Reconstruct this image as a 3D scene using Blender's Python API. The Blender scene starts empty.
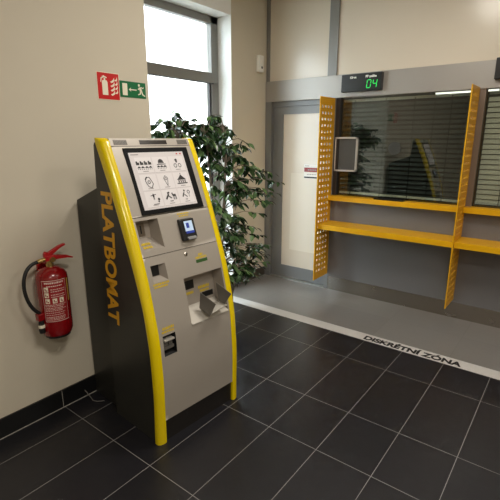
import bpy, bmesh, math, random
from mathutils import Vector, Matrix
R = random.Random(7)
scene = bpy.context.scene
COL = scene.collection
PI = math.pi

# ------------------------------------------------------------------ materials
def lin(c):
    return tuple(((x/255)/12.92 if x/255 <= 0.04045 else ((x/255+0.055)/1.055)**2.4) for x in c) + (1.0,)

def mat(name, rgb, rough=0.5, metal=0.0, noise=0.0, scale=8.0, bump=0.0, emit=None, spec=0.5, coat=0.0):
    m = bpy.data.materials.new(name); m.use_nodes = True
    nt = m.node_tree; b = nt.nodes['Principled BSDF']
    b.inputs['Base Color'].default_value = lin(rgb)
    b.inputs['Roughness'].default_value = rough
    b.inputs['Metallic'].default_value = metal
    b.inputs['Specular IOR Level'].default_value = spec
    b.inputs['Coat Weight'].default_value = coat
    if noise or bump:
        tc = nt.nodes.new('ShaderNodeTexCoord'); nz = nt.nodes.new('ShaderNodeTexNoise')
        nz.inputs['Scale'].default_value = scale; nz.inputs['Detail'].default_value = 4
        nt.links.new(tc.outputs['Object'], nz.inputs['Vector'])
        if noise:
            mx = nt.nodes.new('ShaderNodeMix'); mx.data_type = 'RGBA'
            c = lin(rgb)
            mx.inputs[6].default_value = tuple(x*(1-noise) for x in c[:3])+(1,)
            mx.inputs[7].default_value = tuple(min(1, x*(1+noise)) for x in c[:3])+(1,)
            nt.links.new(nz.outputs['Fac'], mx.inputs[0]); nt.links.new(mx.outputs[2], b.inputs['Base Color'])
        if bump:
            bp = nt.nodes.new('ShaderNodeBump'); bp.inputs['Strength'].default_value = bump
            bp.inputs['Distance'].default_value = 0.002
            nt.links.new(nz.outputs['Fac'], bp.inputs['Height']); nt.links.new(bp.outputs['Normal'], b.inputs['Normal'])
    if emit:
        b.inputs['Emission Color'].default_value = lin(rgb); b.inputs['Emission Strength'].default_value = emit
    return m

def glass_mat(name, tint=(255, 255, 255), ior=1.5, boost=0.0):
    m = bpy.data.materials.new(name); m.use_nodes = True
    nt = m.node_tree; nt.nodes.clear()
    out = nt.nodes.new('ShaderNodeOutputMaterial'); mix = nt.nodes.new('ShaderNodeMixShader')
    tr = nt.nodes.new('ShaderNodeBsdfTransparent'); gl = nt.nodes.new('ShaderNodeBsdfGlossy')
    tr.inputs['Color'].default_value = lin(tint); gl.inputs['Roughness'].default_value = 0.01
    ge = nt.nodes.new('ShaderNodeNewGeometry'); dt = nt.nodes.new('ShaderNodeVectorMath'); dt.operation = 'DOT_PRODUCT'
    nt.links.new(ge.outputs['Normal'], dt.inputs[0]); nt.links.new(ge.outputs['Incoming'], dt.inputs[1])
    prev = dt.outputs['Value']; f0 = ((ior-1)/(ior+1))**2*1.6+boost
    for op, k in (('ABSOLUTE', 0), ('SUBTRACT', 1), ('POWER', 5.0), ('MULTIPLY', 1-f0), ('ADD', f0)):   # Schlick reflectance of a thin pane
        n = nt.nodes.new('ShaderNodeMath'); n.operation = op
        if op == 'SUBTRACT': n.inputs[0].default_value = 1.0; nt.links.new(prev, n.inputs[1])
        else:
            nt.links.new(prev, n.inputs[0]); n.inputs[1].default_value = k
        n.use_clamp = True; prev = n.outputs[0]
    nt.links.new(prev, mix.inputs[0])
    nt.links.new(tr.outputs[0], mix.inputs[1]); nt.links.new(gl.outputs[0], mix.inputs[2])
    nt.links.new(mix.outputs[0], out.inputs['Surface'])
    return m

def tile_mat(name, rgb, rgb2, grout, x0, px, rows, rough, gw=0.003, spec=0.5):
    """floor tiles: px = tile width along x, rows = list of y joints"""
    m = bpy.data.materials.new(name); m.use_nodes = True
    nt = m.node_tree; b = nt.nodes['Principled BSDF']; N = nt.nodes.new; L = nt.links.new
    tc = N('ShaderNodeTexCoord'); sp = N('ShaderNodeSeparateXYZ'); L(tc.outputs['Object'], sp.inputs[0])
    def M(op, a, c=None, d=None):
        n = N('ShaderNodeMath'); n.operation = op
        for i, v in enumerate((a, c, d)):
            if v is None: continue
            if isinstance(v, (int, float)): n.inputs[i].default_value = v
            else: L(v, n.inputs[i])
        return n.outputs[0]
    fx = M('ADD', M('DIVIDE', M('SUBTRACT', sp.outputs[0], x0), px), 500.0)
    ix = M('FLOOR', fx); rx = M('FRACT', fx)
    dx = M('MULTIPLY', M('MINIMUM', rx, M('SUBTRACT', 1.0, rx)), px)
    d = dx; iy = None
    for y in rows:
        dy = M('ABSOLUTE', M('SUBTRACT', sp.outputs[1], y)); d = M('MINIMUM', d, dy)
        st = M('GREATER_THAN', sp.outputs[1], y); iy = st if iy is None else M('ADD', iy, st)
    g = M('LESS_THAN', d, gw/2)
    cv = N('ShaderNodeCombineXYZ'); L(ix, cv.inputs[0]); L(iy, cv.inputs[1])
    wn = N('ShaderNodeTexWhiteNoise'); L(cv.outputs[0], wn.inputs['Vector'])
    nz = N('ShaderNodeTexNoise'); nz.inputs['Scale'].default_value = 22; nz.inputs['Detail'].default_value = 6
    L(tc.outputs['Object'], nz.inputs['Vector'])
    fac = M('ADD', M('MULTIPLY', wn.outputs[0], 0.5), M('MULTIPLY', nz.outputs['Fac'], 0.5))
    mx = N('ShaderNodeMix'); mx.data_type = 'RGBA'; mx.inputs[6].default_value = lin(rgb); mx.inputs[7].default_value = lin(rgb2)
    L(fac, mx.inputs[0])
    m2 = N('ShaderNodeMix'); m2.data_type = 'RGBA'; L(g, m2.inputs[0]); L(mx.outputs[2], m2.inputs[6]); m2.inputs[7].default_value = lin(grout)
    L(m2.outputs[2], b.inputs['Base Color'])
    b.inputs['Roughness'].default_value = rough; b.inputs['Specular IOR Level'].default_value = spec
    bp = N('ShaderNodeBump'); bp.inputs['Strength'].default_value = 0.15; bp.inputs['Distance'].default_value = 0.002
    L(nz.outputs['Fac'], bp.inputs['Height']); L(bp.outputs['Normal'], b.inputs['Normal'])
    return m

def leaf_mat(name):
    m = bpy.data.materials.new(name); m.use_nodes = True
    nt = m.node_tree; b = nt.nodes['Principled BSDF']; N = nt.nodes.new
    g = N('ShaderNodeNewGeometry'); cr = N('ShaderNodeValToRGB')
    e = cr.color_ramp.elements; e[0].color = lin((24, 42, 24)); e[1].color = lin((112, 142, 88))
    k = cr.color_ramp.elements.new(0.6); k.color = lin((46, 74, 42))
    nt.links.new(g.outputs['Random Per Island'], cr.inputs[0]); nt.links.new(cr.outputs[0], b.inputs['Base Color'])
    b.inputs['Roughness'].default_value = 0.24
    return m

def brushed(name, rgb, rough=0.3, sx=1.0, sz=60.0):
    m = mat(name, rgb, rough, 1.0); nt = m.node_tree; b = nt.nodes['Principled BSDF']
    tc = nt.nodes.new('ShaderNodeTexCoord'); mp = nt.nodes.new('ShaderNodeMapping'); nz = nt.nodes.new('ShaderNodeTexNoise')
    mp.inputs['Scale'].default_value = (sx, sx, sz); nz.inputs['Scale'].default_value = 4
    mr = nt.nodes.new('ShaderNodeMapRange'); mr.inputs[3].default_value = rough*0.75; mr.inputs[4].default_value = rough*1.3
    nt.links.new(tc.outputs['Object'], mp.inputs[0]); nt.links.new(mp.outputs[0], nz.inputs['Vector'])
    nt.links.new(nz.outputs['Fac'], mr.inputs[0]); nt.links.new(mr.outputs[0], b.inputs['Roughness'])
    return m

M_wall = mat('wall_paint', (207, 198, 180), 0.85, noise=0.025, scale=3, bump=0.05, spec=0.2)
M_wallw = mat('reveal_paint', (246, 245, 242), 0.8, noise=0.02, scale=3, spec=0.2)
M_ceil = mat('ceiling_paint', (225, 222, 214), 0.9, noise=0.02, scale=2)
M_tile = tile_mat('dark_tiles', (22, 22, 26), (33, 32, 36), (138, 136, 134), -1.505, 0.3045,
                  [-1.955, -1.34, -0.725, -0.11, 0.505, 1.12, 1.735, 2.135, 2.75], 0.34)
M_grey = tile_mat('grey_tiles', (114, 110, 107), (124, 120, 116), (104, 100, 97), -1.8, 0.609, [3.65], 0.3, 0.0025)
M_strip = mat('strip_white', (190, 186, 182), 0.45, noise=0.05, scale=20)
M_black = mat('black', (14, 14, 14), 0.45, noise=0.1, scale=30)
M_base = mat('baseboard_tile', (20, 20, 21), 0.35, noise=0.15, scale=14)
M_joint = mat('joint_light', (170, 166, 158), 0.7)
M_alu = mat('aluminium_grey', (134, 131, 127), 0.42, 0.25, noise=0.03, scale=5)
M_aluw = mat('window_aluminium', (128, 126, 122), 0.45, 0.2, noise=0.03, scale=5)
M_door = mat('door_grey', (120, 119, 118), 0.4, 0.15, noise=0.03, scale=5)
M_beam = mat('fascia_metal', (166, 160, 153), 0.4, 0.35, noise=0.03, scale=3)
M_frost = mat('frosted_panel', (220, 207, 188), 0.22, noise=0.02, scale=2)
M_clad = mat('counter_cladding', (118, 117, 119), 0.33, 0.2, noise=0.04, scale=2)
M_steel = brushed('brushed_steel', (176, 170, 162), 0.24, 1.2, 2.0)
M_yel = mat('shelf_yellow', (222, 166, 8), 0.35, noise=0.05, scale=6)
M_yelp = mat('perforated_yellow', (216, 156, 10), 0.4, noise=0.06, scale=6)
M_dark = mat('dark_jamb', (46, 42, 40), 0.5, noise=0.1, scale=6)
M_jamb = mat('brown_grey_post', (122, 106, 92), 0.45, 0.2, noise=0.05, scale=6)
M_blind = mat('blind_dark', (72, 75, 71), 0.5, noise=0.1, scale=4)
M_blindl = mat('blind_light', (240, 228, 206), 0.5, noise=0.08, scale=4)
M_white = mat('white_plastic', (235, 232, 225), 0.4, noise=0.02, scale=8)
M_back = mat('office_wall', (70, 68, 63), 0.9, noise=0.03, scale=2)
M_glass = glass_mat('window_glass', (250, 252, 250))
M_cglass = glass_mat('counter_glass', (225, 230, 227), 1.5, 0.03)
M_red = mat('sign_red', (196, 22, 24), 0.4, noise=0.04, scale=20)
M_green = mat('sign_green', (12, 104, 60), 0.4, noise=0.04, scale=20)
M_symb = mat('sign_cream', (236, 228, 206), 0.5, noise=0.02, scale=20)
M_ered = mat('extinguisher_red', (132, 8, 15), 0.25, noise=0.06, scale=12, coat=0.4)
M_levr = mat('lever_red', (176, 24, 30), 0.4, noise=0.05, scale=20)
M_brass = mat('brass', (196, 170, 110), 0.3, 0.9, noise=0.05, scale=30)
M_rub = mat('rubber', (20, 20, 20), 0.55, noise=0.1, scale=40)
M_lab = mat('label_red', (150, 26, 30), 0.45, noise=0.06, scale=40)
M_ink = mat('label_ink', (224, 200, 190), 0.5, noise=0.04, scale=40)
# kiosk
M_kpan = mat('kiosk_grey', (167, 159, 149), 0.42, 0.25, noise=0.03, scale=5)
M_krec = mat('kiosk_recess_grey', (158, 149, 139), 0.45, 0.2, noise=0.04, scale=5)
M_ktray = mat('tray_steel', (205, 199, 188), 0.35, 0.4, noise=0.04, scale=8)
M_kfin = mat('fin_grey', (112, 108, 102), 0.4, 0.4, noise=0.04, scale=8)
M_kshell = mat('kiosk_shell', (50, 50, 46), 0.38, 0.1, noise=0.06, scale=4)
M_kbox = mat('kiosk_box', (42, 42, 38), 0.4, 0.1, noise=0.06, scale=4)
M_kyel = mat('kiosk_yellow', (226, 199, 0), 0.25, noise=0.03, scale=5, coat=0.3)
M_klet = mat('kiosk_lettering', (226, 166, 24), 0.5, noise=0.05, scale=20)
M_kplin = mat('kiosk_plinth', (30, 27, 25), 0.4, noise=0.1, scale=10)
M_scr = mat('display_lit', (184, 177, 175), 0.3, emit=0.40, noise=0)
M_tilew = mat('display_tile', (192, 186, 184), 0.3, emit=0.43)
M_icon = mat('icon_dark', (38, 34, 34), 0.5, noise=0.05, scale=60)
M_icong = mat('icon_grey', (150, 142, 140), 0.5, noise=0.05, scale=60)
M_iconr = mat('icon_red', (190, 40, 50), 0.5, noise=0.05, scale=60)
M_styel = mat('sticker_yellow', (206, 176, 30), 0.5, noise=0.08, scale=60)
M_stgrn = mat('sticker_green', (46, 84, 34), 0.5, noise=0.08, scale=60)
M_bluew = mat('reader_screen', (178, 198, 222), 0.3, emit=0.35)
M_blue = mat('reader_blue', (40, 60, 150), 0.3, emit=0.2)
M_led = mat('led_green', (30, 220, 90), 0.4, emit=0.9)
M_leaf = leaf_mat('ficus_leaf')
M_bark = mat('ficus_bark', (122, 108, 92), 0.8, noise=0.25, scale=30, bump=0.5)
M_pot = mat('pot_brown', (98, 84, 72), 0.55, noise=0.1, scale=8)
M_soil = mat('soil', (44, 34, 26), 0.95, noise=0.4, scale=60, bump=0.6)
M_fac = mat('facade', (236, 230, 222), 0.8, noise=0.03, scale=1)
M_facp = mat('facade_sign', (220, 150, 160), 0.7, noise=0.1, scale=3)
M_asph = mat('street', (140, 138, 134), 0.9, noise=0.1, scale=2)
M_lampm = mat('lamp_diffuser', (255, 246, 230), 0.5, emit=1.5)
M_disc = mat('speech_disc', (60, 60, 54), 0.5, noise=0.05, scale=20)

# ------------------------------------------------------------------ mesh helpers
class MB:
    def __init__(s): s.v = []; s.f = []
    def add(s, vs, fs):
        o = len(s.v); s.v += [tuple(p) for p in vs]; s.f += [tuple(i+o for i in f) for f in fs]; return s
    def box(s, x0, x1, y0, y1, z0, z1):
        vs = [(x, y, z) for z in (z0, z1) for y in (y0, y1) for x in (x0, x1)]
        return s.add(vs, [(0, 2, 3, 1), (4, 5, 7, 6), (0, 1, 5, 4), (2, 6, 7, 3), (0, 4, 6, 2), (1, 3, 7, 5)])
    def quad(s, a, b, c, d): return s.add([a, b, c, d], [(0, 1, 2, 3)])
    def prism(s, pts, fn, t0, t1):
        """pts 2D polygon, fn(u,v,t)->3D"""
        n = len(pts)
        vs = [fn(u, v, t0) for u, v in pts] + [fn(u, v, t1) for u, v in pts]
        fs = [tuple(range(n))[::-1], tuple(range(n, 2*n))] + [(i, (i+1) % n, n+(i+1) % n, n+i) for i in range(n)]
        return s.add(vs, fs)
    def lathe(s, prof, c, seg=24, ax=None):
        n = len(prof); vs = []
        for i in range(seg):
            a = 2*PI*i/seg
            for r, h in prof:
                p = Vector((r*math.cos(a), r*math.sin(a), h))
                if ax is not None: p = ax @ p
                vs.append(p + Vector(c))
        fs = []
        for i in range(seg):
            j = (i+1) % seg
            for k in range(n-1): fs.append((i*n+k, j*n+k, j*n+k+1, i*n+k+1))
        s.add(vs, fs); return s
    def tube(s, pts, rad, seg=10, caps=True):
        pts = [Vector(p) for p in pts]; n = len(pts)
        rs = rad if isinstance(rad, (list, tuple)) else [rad]*n
        vs = []; prev = None
        for i, p in enumerate(pts):
            d = (pts[min(i+1, n-1)] - pts[max(i-1, 0)]).normalized()
            if prev is None:
                a = Vector((0, 0, 1)) if abs(d.z) < 0.9 else Vector((1, 0, 0)); u = d.cross(a).normalized()
            else:
                u = (prev - d*prev.dot(d)).normalized()
            prev = u; w = d.cross(u)
            for k in range(seg):
                t = 2*PI*k/seg; vs.append(p + (u*math.cos(t) + w*math.sin(t))*rs[i])
        fs = [(i*seg+k, i*seg+(k+1) % seg, (i+1)*seg+(k+1) % seg, (i+1)*seg+k) for i in range(n-1) for k in range(seg)]
        if caps: fs += [tuple(range(seg))[::-1], tuple(range((n-1)*seg, n*seg))]
        return s.add(vs, fs)

def obj(name, mb, m, parent=None, smooth=False, bevel=0.0, loc=None, rec=True):
    me = bpy.data.meshes.new(name)
    me.from_pydata(mb.v, [], mb.f); me.update()
    bm = bmesh.new(); bm.from_mesh(me)
    bmesh.ops.remove_doubles(bm, verts=bm.verts, dist=1e-5)
    if rec: bmesh.ops.recalc_face_normals(bm, faces=bm.faces)
    bm.to_mesh(me); bm.free()
    ms = m if isinstance(m, (list, tuple)) else [m]
    for q in ms: me.materials.append(q)
    o = bpy.data.objects.new(name, me); COL.objects.link(o)
    if parent: o.parent = parent
    if loc: o.location = loc
    if smooth:
        for p in me.polygons: p.use_smooth = True
        try: me.set_sharp_from_angle(angle=math.radians(38))
        except Exception: pass
    if bevel:
        b = o.modifiers.new('bevel', 'BEVEL'); b.width = bevel; b.segments = 2; b.limit_method = 'ANGLE'; b.angle_limit = math.radians(40)
    return o

def tag(o, label, cat, group=None):
    o['label'] = label; o['category'] = cat
    if group: o['group'] = group
    return o
def plabel(o, label): o['label'] = label; return o
def thing(name, label, cat, loc=(0, 0, 0), rotz=0, group=None):
    o = bpy.data.objects.new(name, None); COL.objects.link(o)
    o.location = loc; o.rotation_euler = (0, 0, rotz); o.empty_display_size = 0.1
    return tag(o, label, cat, group)
def struct(name, mb, m, parent=None, **k):
    o = obj(name, mb, m, parent, **k)
    if not parent: o['kind'] = 'structure'
    return o

def text_mesh(name, s, size, m, parent, mw, embolden=0.0, extr=0.0006, shear=0.0, sx=1.0, align='CENTER', spacing=1.0):
    cu = bpy.data.curves.new(name, 'FONT'); cu.body = s; cu.size = size; cu.align_x = align; cu.align_y = 'CENTER'
    cu.offset = embolden; cu.extrude = extr; cu.shear = shear; cu.space_character = spacing
    t = bpy.data.objects.new(name+'_tmp', cu); COL.objects.link(t)
    bpy.context.view_layer.update()
    me = bpy.data.meshes.new_from_object(t.evaluated_get(bpy.context.evaluated_depsgraph_get()))
    bpy.data.objects.remove(t); me.name = name
    me.transform(Matrix.Diagonal((sx, 1, 1, 1))); me.transform(mw)
    me.materials.clear(); me.materials.append(m)
    o = bpy.data.objects.new(name, me); COL.objects.link(o)
    if parent: o.parent = parent
    return o
def frame_m(origin, X, Y):
    X = Vector(X).normalized(); Y = Vector(Y).normalized(); Z = X.cross(Y)
    m = Matrix((X, Y, Z)).transposed().to_4x4(); m.translation = Vector(origin); return m

# ------------------------------------------------------------------ camera, world, render look
cam = bpy.data.cameras.new('camera'); co = bpy.data.objects.new('camera', cam); COL.objects.link(co)
co.location = (0, 0, 1.6); co.rotation_euler = (math.radians(90-14.637), 0, math.radians(37.66))
cam.sensor_width = 36; cam.lens = 425/500*36; cam.clip_start = 0.02
scene.camera = co
w = bpy.data.worlds.new('world'); scene.world = w; w.use_nodes = True
bg = w.node_tree.nodes['Background']
bg.inputs['Color'].default_value = (0.78, 0.89, 1.0, 1); bg.inputs['Strength'].default_value = 12.0
scene.view_settings.view_transform = 'Standard'; scene.view_settings.look = 'None'; scene.view_settings.exposure = 0
scene.cycles.use_denoising = True
scene.cycles.max_bounces = 8; scene.cycles.transparent_max_bounces = 12

# ------------------------------------------------------------------ room shell
XW, XN, XG, YE, YF = -2.32, -2.9, -3.07, 1.925, 4.045     # sign wall, niche wall, window plane, end of sign wall, counter wall
CE = 3.1; XR, YB = 2.6, -2.6
YS0, YS1 = 3.10, 3.225                                    # white strip on the floor

struct('floor', MB().box(XN-0.4, XR, YB, YS0, -0.08, 0), M_tile)
struct('floor_counter', MB().box(XN-0.4, XR, YS1, YF+1.2, -0.08, 0), M_grey)
st = struct('floor_strip', MB().box(XN-0.4, XR, YS0, YS1, -0.08, 0.0), M_strip)
tm = text_mesh('lettering', 'DISKRÉTNÍ ZÓNA', 0.092, M_black, st, frame_m((-0.858, 3.150, 0.0008), (1, 0, 0), (0, 1, 0)), embolden=0.0042, extr=0.0004)
def fit_x(o, axis, w):   # stretch lettering to a given width about its centre
    vs = [v.co[axis] for v in o.data.vertices]; c = (min(vs)+max(vs))/2; k = w/(max(vs)-min(vs))
    for v in o.data.vertices: v.co[axis] = c+(v.co[axis]-c)*k
fit_x(tm, 0, 0.745)
plabel(tm, 'black capitals reading DISKRÉTNÍ ZÓNA')
struct('ceiling', MB().box(-3.4, XR, YB, YF+1.2, CE, CE+0.1), M_ceil)
# sign wall with the block that returns to the window niche
struct('wall_left', MB().box(-3.25, XW, YB, YE, 0, CE), M_wall)
# niche wall: sill wall under the window, reveal pier by the corner, lintel
WZ0, WZ1 = 0.13, 2.75
mb = MB().box(-3.25, XN, YE, 3.46, 0, WZ0).box(-3.25, XN, YE, 3.46, WZ1, CE)
struct('wall_niche', mb, M_wallw)
struct('wall_corner', MB().box(-3.25, XN, 3.462, YF+0.2, 0, CE), M_wall)
struct('trim_1', MB().box(-3.10, XN-0.0005, 3.455, 3.4615, WZ0, WZ1), M_wallw)   # white lining of the reveal
struct('wall_back', MB().box(-3.25, XR, YB-0.15, YB, 0, CE), M_wall)
struct('wall_right', MB().box(XR, XR+0.15, YB-0.15, YF+1.2, 0, CE), M_wall)

# baseboards
bb = struct('baseboard_left', MB().box(XW, XW+0.012, YB, YE, 0, 0.115), M_base)
j = MB().box(XW+0.0005, XW+0.0155, YB, YE, 0.0, 0.0035)
for y in (-0.1, 0.505, 1.112, 1.717): j.box(XW+0.0005, XW+0.0126, y-0.0015, y+0.0015, 0.0, 0.115)
obj('joint', j, M_joint, bb)
M_baseb = mat('baseboard_brown', (70, 62, 54), 0.5, noise=0.1, scale=10)
struct('baseboard_corner', MB().box(XN, XN+0.012, YE, YF-0.001, 0, 0.10), M_baseb)

# window in the niche
wf = MB()
PW = 0.085
wf.box(XG-0.06, XG, YE, 3.455, WZ0, WZ0+0.08).box(XG-0.06, XG, YE, 3.455, WZ1-0.07, WZ1)
wf.box(XG-0.06, XG, YE, 2.0, WZ0, WZ1).box(XG-0.06, XG, 3.455-0.10, 3.455, WZ0, WZ1)
wf.box(XG-0.06, XG+0.012, 2.0, 3.455-0.02, 2.14, 2.235)
win1 = struct('window_1', wf, M_aluw, bevel=0.003)
sash = MB().box(XG-0.05, XG-0.015, 3.335, 3.355, WZ0+0.08, 2.14).box(XG-0.05, XG-0.015, 2.0, 2.03, WZ0+0.08, 2.14)
obj('gasket', sash, M_dark, win1)
obj('pane', MB().box(XG-0.04, XG-0.034, 2.0, 3.355, WZ0+0.08, 2.14), M_glass, win1)
obj('pane', MB().box(XG-0.04, XG-0.034, 2.0, 3.355, 2.235, WZ1-0.07), M_glass, win1)
dd = MB()
for i in range(34): dd.box(XG-0.004, XG+0.0122, 2.03+i*0.04, 2.052+i*0.04, 2.131, 2.139)
obj('brush_strip', dd, M_dark, win1)

# ------------------------------------------------------------------ counter wall
DX0, DX1 = -2.87, -2.075
far = MB().box(DX1+0.02, XR, YF, YF+0.06, 0.0, 1.0)                 # panelling below the windows
struct('wall_far', far, M_clad)
struct('trim_2', MB().box(DX1+0.035, XR, YF-0.006, YF+0.001, 0.0, 0.147), M_steel)   # kick plate
struct('trim_3', MB().box(-2.895, XR, YF-0.012, YF+0.08, 1.993, 2.203), M_beam, bevel=0.002)   # fascia above door and windows
# glazing above the fascia
up = MB().box(-2.895, -2.86, YF, YF+0.06, 2.203, CE).box(-2.15, -2.055, YF, YF+0.06, 2.203, CE)
up.box(-0.2, -0.12, YF, YF+0.06, 2.203, CE)
u = struct('window_4', up, M_alu)
obj('pane', MB().box(-2.86, -2.15, YF+0.02, YF+0.03, 2.203, CE), M_frost, u)
obj('pane', MB().box(-2.055, -0.2, YF+0.02, YF+0.03, 2.203, CE), M_frost, u)
obj('pane', MB().box(-0.12, XR, YF+0.02, YF+0.03, 2.203, CE), M_frost, u)
# door frame and door
fr = MB().box(-2.895, -2.815, YF-0.012, YF+0.08, 0, 1.993).box(DX1-0.005, DX1+0.035, YF-0.012, YF+0.08, 0, 1.993)
fr.box(-2.815, DX1, YF+0.02, YF+0.08, 1.94, 1.993)
struct('trim_4', fr, M_door, bevel=0.002)
struct('trim_5', MB().box(-2.815, DX1-0.005, YF-0.01, YF+0.05, 0, 0.012), mat('threshold', (150, 148, 144), 0.3, 0.6))
d = MB()
L0, L1 = -2.810, DX1-0.012; zb, zt = 0.0135, 1.938; g0, g1, gz0, gz1 = -2.685, -2.17, 0.155, 1.86
d.box(L0, g0, YF+0.03, YF+0.07, zb, zt).box(g1, L1, YF+0.03, YF+0.07, zb, zt).box(g0, g1, YF+0.03, YF+0.07, zb, gz0).box(g0, g1, YF+0.03, YF+0.07, gz1, zt)
door = struct('door_1', d, M_door)
obj('pane', MB().box(g0, g1, YF+0.042, YF+0.05, gz0, gz1), M_frost, door)
obj('lower_sheet', MB().box(g0+0.11, g1, YF+0.0405, YF+0.042, gz0+0.2, 1.235), mat('frosted_film', (226, 215, 197), 0.3, noise=0.02, scale=3), door)
# notice glued on the door
nt_ = thing('door_notice', 'small white paper notice with red and dark bars on the door pane', 'notice', (-2.31, YF+0.0405, 1.26))
obj('sheet', MB().box(-0.10, 0.10, -0.001, 0, -0.075, 0.075), M_white, nt_)
obj('red_bar', MB().box(-0.095, 0.095, -0.002, -0.001, -0.005, 0.04), mat('notice_red', (150, 50, 52), 0.5, noise=0.05), nt_)
obj('dark_bar', MB().box(-0.095, 0.095, -0.002, -0.001, -0.072, -0.056), M_dark, nt_)
b_ = MB()
for i in range(5): b_.box(-0.05+i*0.022, -0.034+i*0.022, -0.0025, -0.002, 0.010, 0.024)
for i in range(4): b_.box(-0.06+i*0.03, -0.036+i*0.03, -0.002, -0.001, -0.035, -0.028)
for i in range(3): b_.box(-0.085+i*0.018, -0.071+i*0.018, -0.002, -0.001, 0.055, 0.062)
obj('lettering', b_, M_icong, nt_)

# counter window frames and glass
def counter_window(n, x0, x1, jl, jr):
    f = MB().box(x0, x0+jl, YF, YF+0.08, 1.0, 1.993).box(x1-jr, x1, YF, YF+0.08, 1.0, 1.993)
    f.box(x0+jl, x1-jr, YF, YF+0.08, 1.0, 1.03)
    o = struct('window_%d' % n, f, M_dark if n == 2 else M_jamb)
    obj('pane', MB().box(x0+jl, x1-jr, YF+0.028, YF+0.036, 1.03, 1.993), M_cglass, o)
    return o
w2 = counter_window(2, -2.04, -0.80, 0.045, 0.02)
w3 = counter_window(3, -0.735, 0.62, 0.02, 0.05)
counter_window(5, 0.69, XR, 0.05, 0.05)
struct('trim_6', MB().box(-0.80, -0.735, YF-0.002, YF+0.08, 1.0, 1.993), M_jamb)
struct('trim_7', MB().box(0.62, 0.69, YF-0.002, YF+0.08, 1.0, 1.993), M_jamb)
# office behind the counter
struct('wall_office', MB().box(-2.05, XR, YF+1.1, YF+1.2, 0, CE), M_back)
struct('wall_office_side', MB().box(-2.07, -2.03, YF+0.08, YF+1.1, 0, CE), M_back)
struct('wall_store', MB().box(-3.25, -2.07, YF+0.9, YF+1.0, 0, CE), M_frost)

# venetian blinds
def blind(label, x0, x1, m, tilt, rail_m, z0=1.055, rz=1.965):
    b = thing('venetian_blind', label, 'blind', ((x0+x1)/2, YF+0.075, z0), 0, 'venetian blinds behind the counter glass')
    h = (x1-x0)/2; s = MB(); zt = rz-z0; n = int((zt-0.03)/0.041)
    for i in range(n):
        z = 0.022+i*(zt-0.03)/n; dy = 0.019*math.cos(tilt); dz = 0.019*math.sin(tilt)
        s.add([(-h, -dy, z-dz), (h, -dy, z-dz), (h, -dy*0.2, z-dz*0.2+0.002), (-h, -dy*0.2, z-dz*0.2+0.002), (h, dy, z+dz), (-h, dy, z+dz)],
              [(0, 1, 2, 3), (3, 2, 4, 5)])
    obj('slats', s, m, b, rec=False)
    obj('head_rail', MB().box(-h, h, -0.014, 0.014, zt-0.012, zt+0.010), rail_m, b)
    obj('bottom_rail', MB().box(-h, h, -0.02, 0.02, 0.0, 0.02), rail_m, b)
    t = MB()
    for k in ((-0.72, 0.0, 0.62) if h > 0.3 else (0.0,)): t.box(h*k-0.003, h*k+0.003, -0.024, -0.022, 0.0, zt)
    obj('ladder_cord', t, M_black, b)
    return b
blind('dark venetian blind at left of the first counter window, near the speech disc', -1.985, -1.125, M_blind, 0.8, M_blindl)
blind('narrow dark blind with white rails beside the middle yellow perforated screen', -1.118, -0.835, M_blind, 0.8, M_white)
blind('light brown venetian blind in the last counter window beyond the perforated screen', -0.70, 0.57, M_blindl, 1.2, M_white)

tb = thing('wall_tube_lamp', 'white glowing office tube lamp glimpsed through the gap above the narrow blind', 'lamp', (-1.09, YF+1.1, 2.085))
obj('lamp_base', MB().box(-0.31, 0.31, -0.03, 0, -0.02, 0.02), M_white, tb)
obj('tube', MB().tube([(-0.30, -0.045, 0.0), (0.30, -0.045, 0.0)], 0.018, 12), mat('tube_white', (255, 250, 240), 0.4, emit=2.5), tb, smooth=True)

# speech disc on the glass
sp = thing('speech_disc', 'round pale perforated speech disc set in the dark counter window glass', 'speech disc', (-1.43, YF+0.028, 1.515))
rot = Matrix.Rotation(PI/2, 3, 'X')
obj('disc', MB().lathe([(0, 0.0), (0.058, 0.0), (0.06, 0.002), (0.058, 0.004), (0, 0.004)], (0, 0, 0), 28, rot), M_disc, sp, smooth=True)
h_ = MB()
for i in range(3):
    for k in range(6*i+1 if i else 1):
        a = 2*PI*k/max(1, 6*i); r = 0.018*i
        h_.lathe([(0, 0.0042), (0.0045, 0.0042), (0.0045, 0.005), (0, 0.005)], (r*math.cos(a), 0, r*math.sin(a)), 8, rot)
obj('holes', h_, M_black, sp)

# framed hatch at the left of the first window
ht = thing('counter_hatch', 'small grey square hatch in a light frame at the counter window edge', 'hatch', (-1.912, YF+0.0275, 1.45))
q = MB()
for a in ((-0.118, 0.118, 0.152, 0.168), (-0.118, 0.118, -0.168, -0.152), (-0.118, -0.106, -0.168, 0.168), (0.106, 0.118, -0.168, 0.168)):
    q.box(a[0], a[1], -0.03, 0.0, a[2], a[3])
obj('hatch_frame', q, mat('hatch_frame', (206, 202, 196), 0.4, 0.2, noise=0.03), ht)
obj('panel', MB().box(-0.106, 0.106, -0.012, 0.0, -0.152, 0.152), mat('hatch_grey', (92, 92, 90), 0.4, 0.3, noise=0.05), ht)

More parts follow.
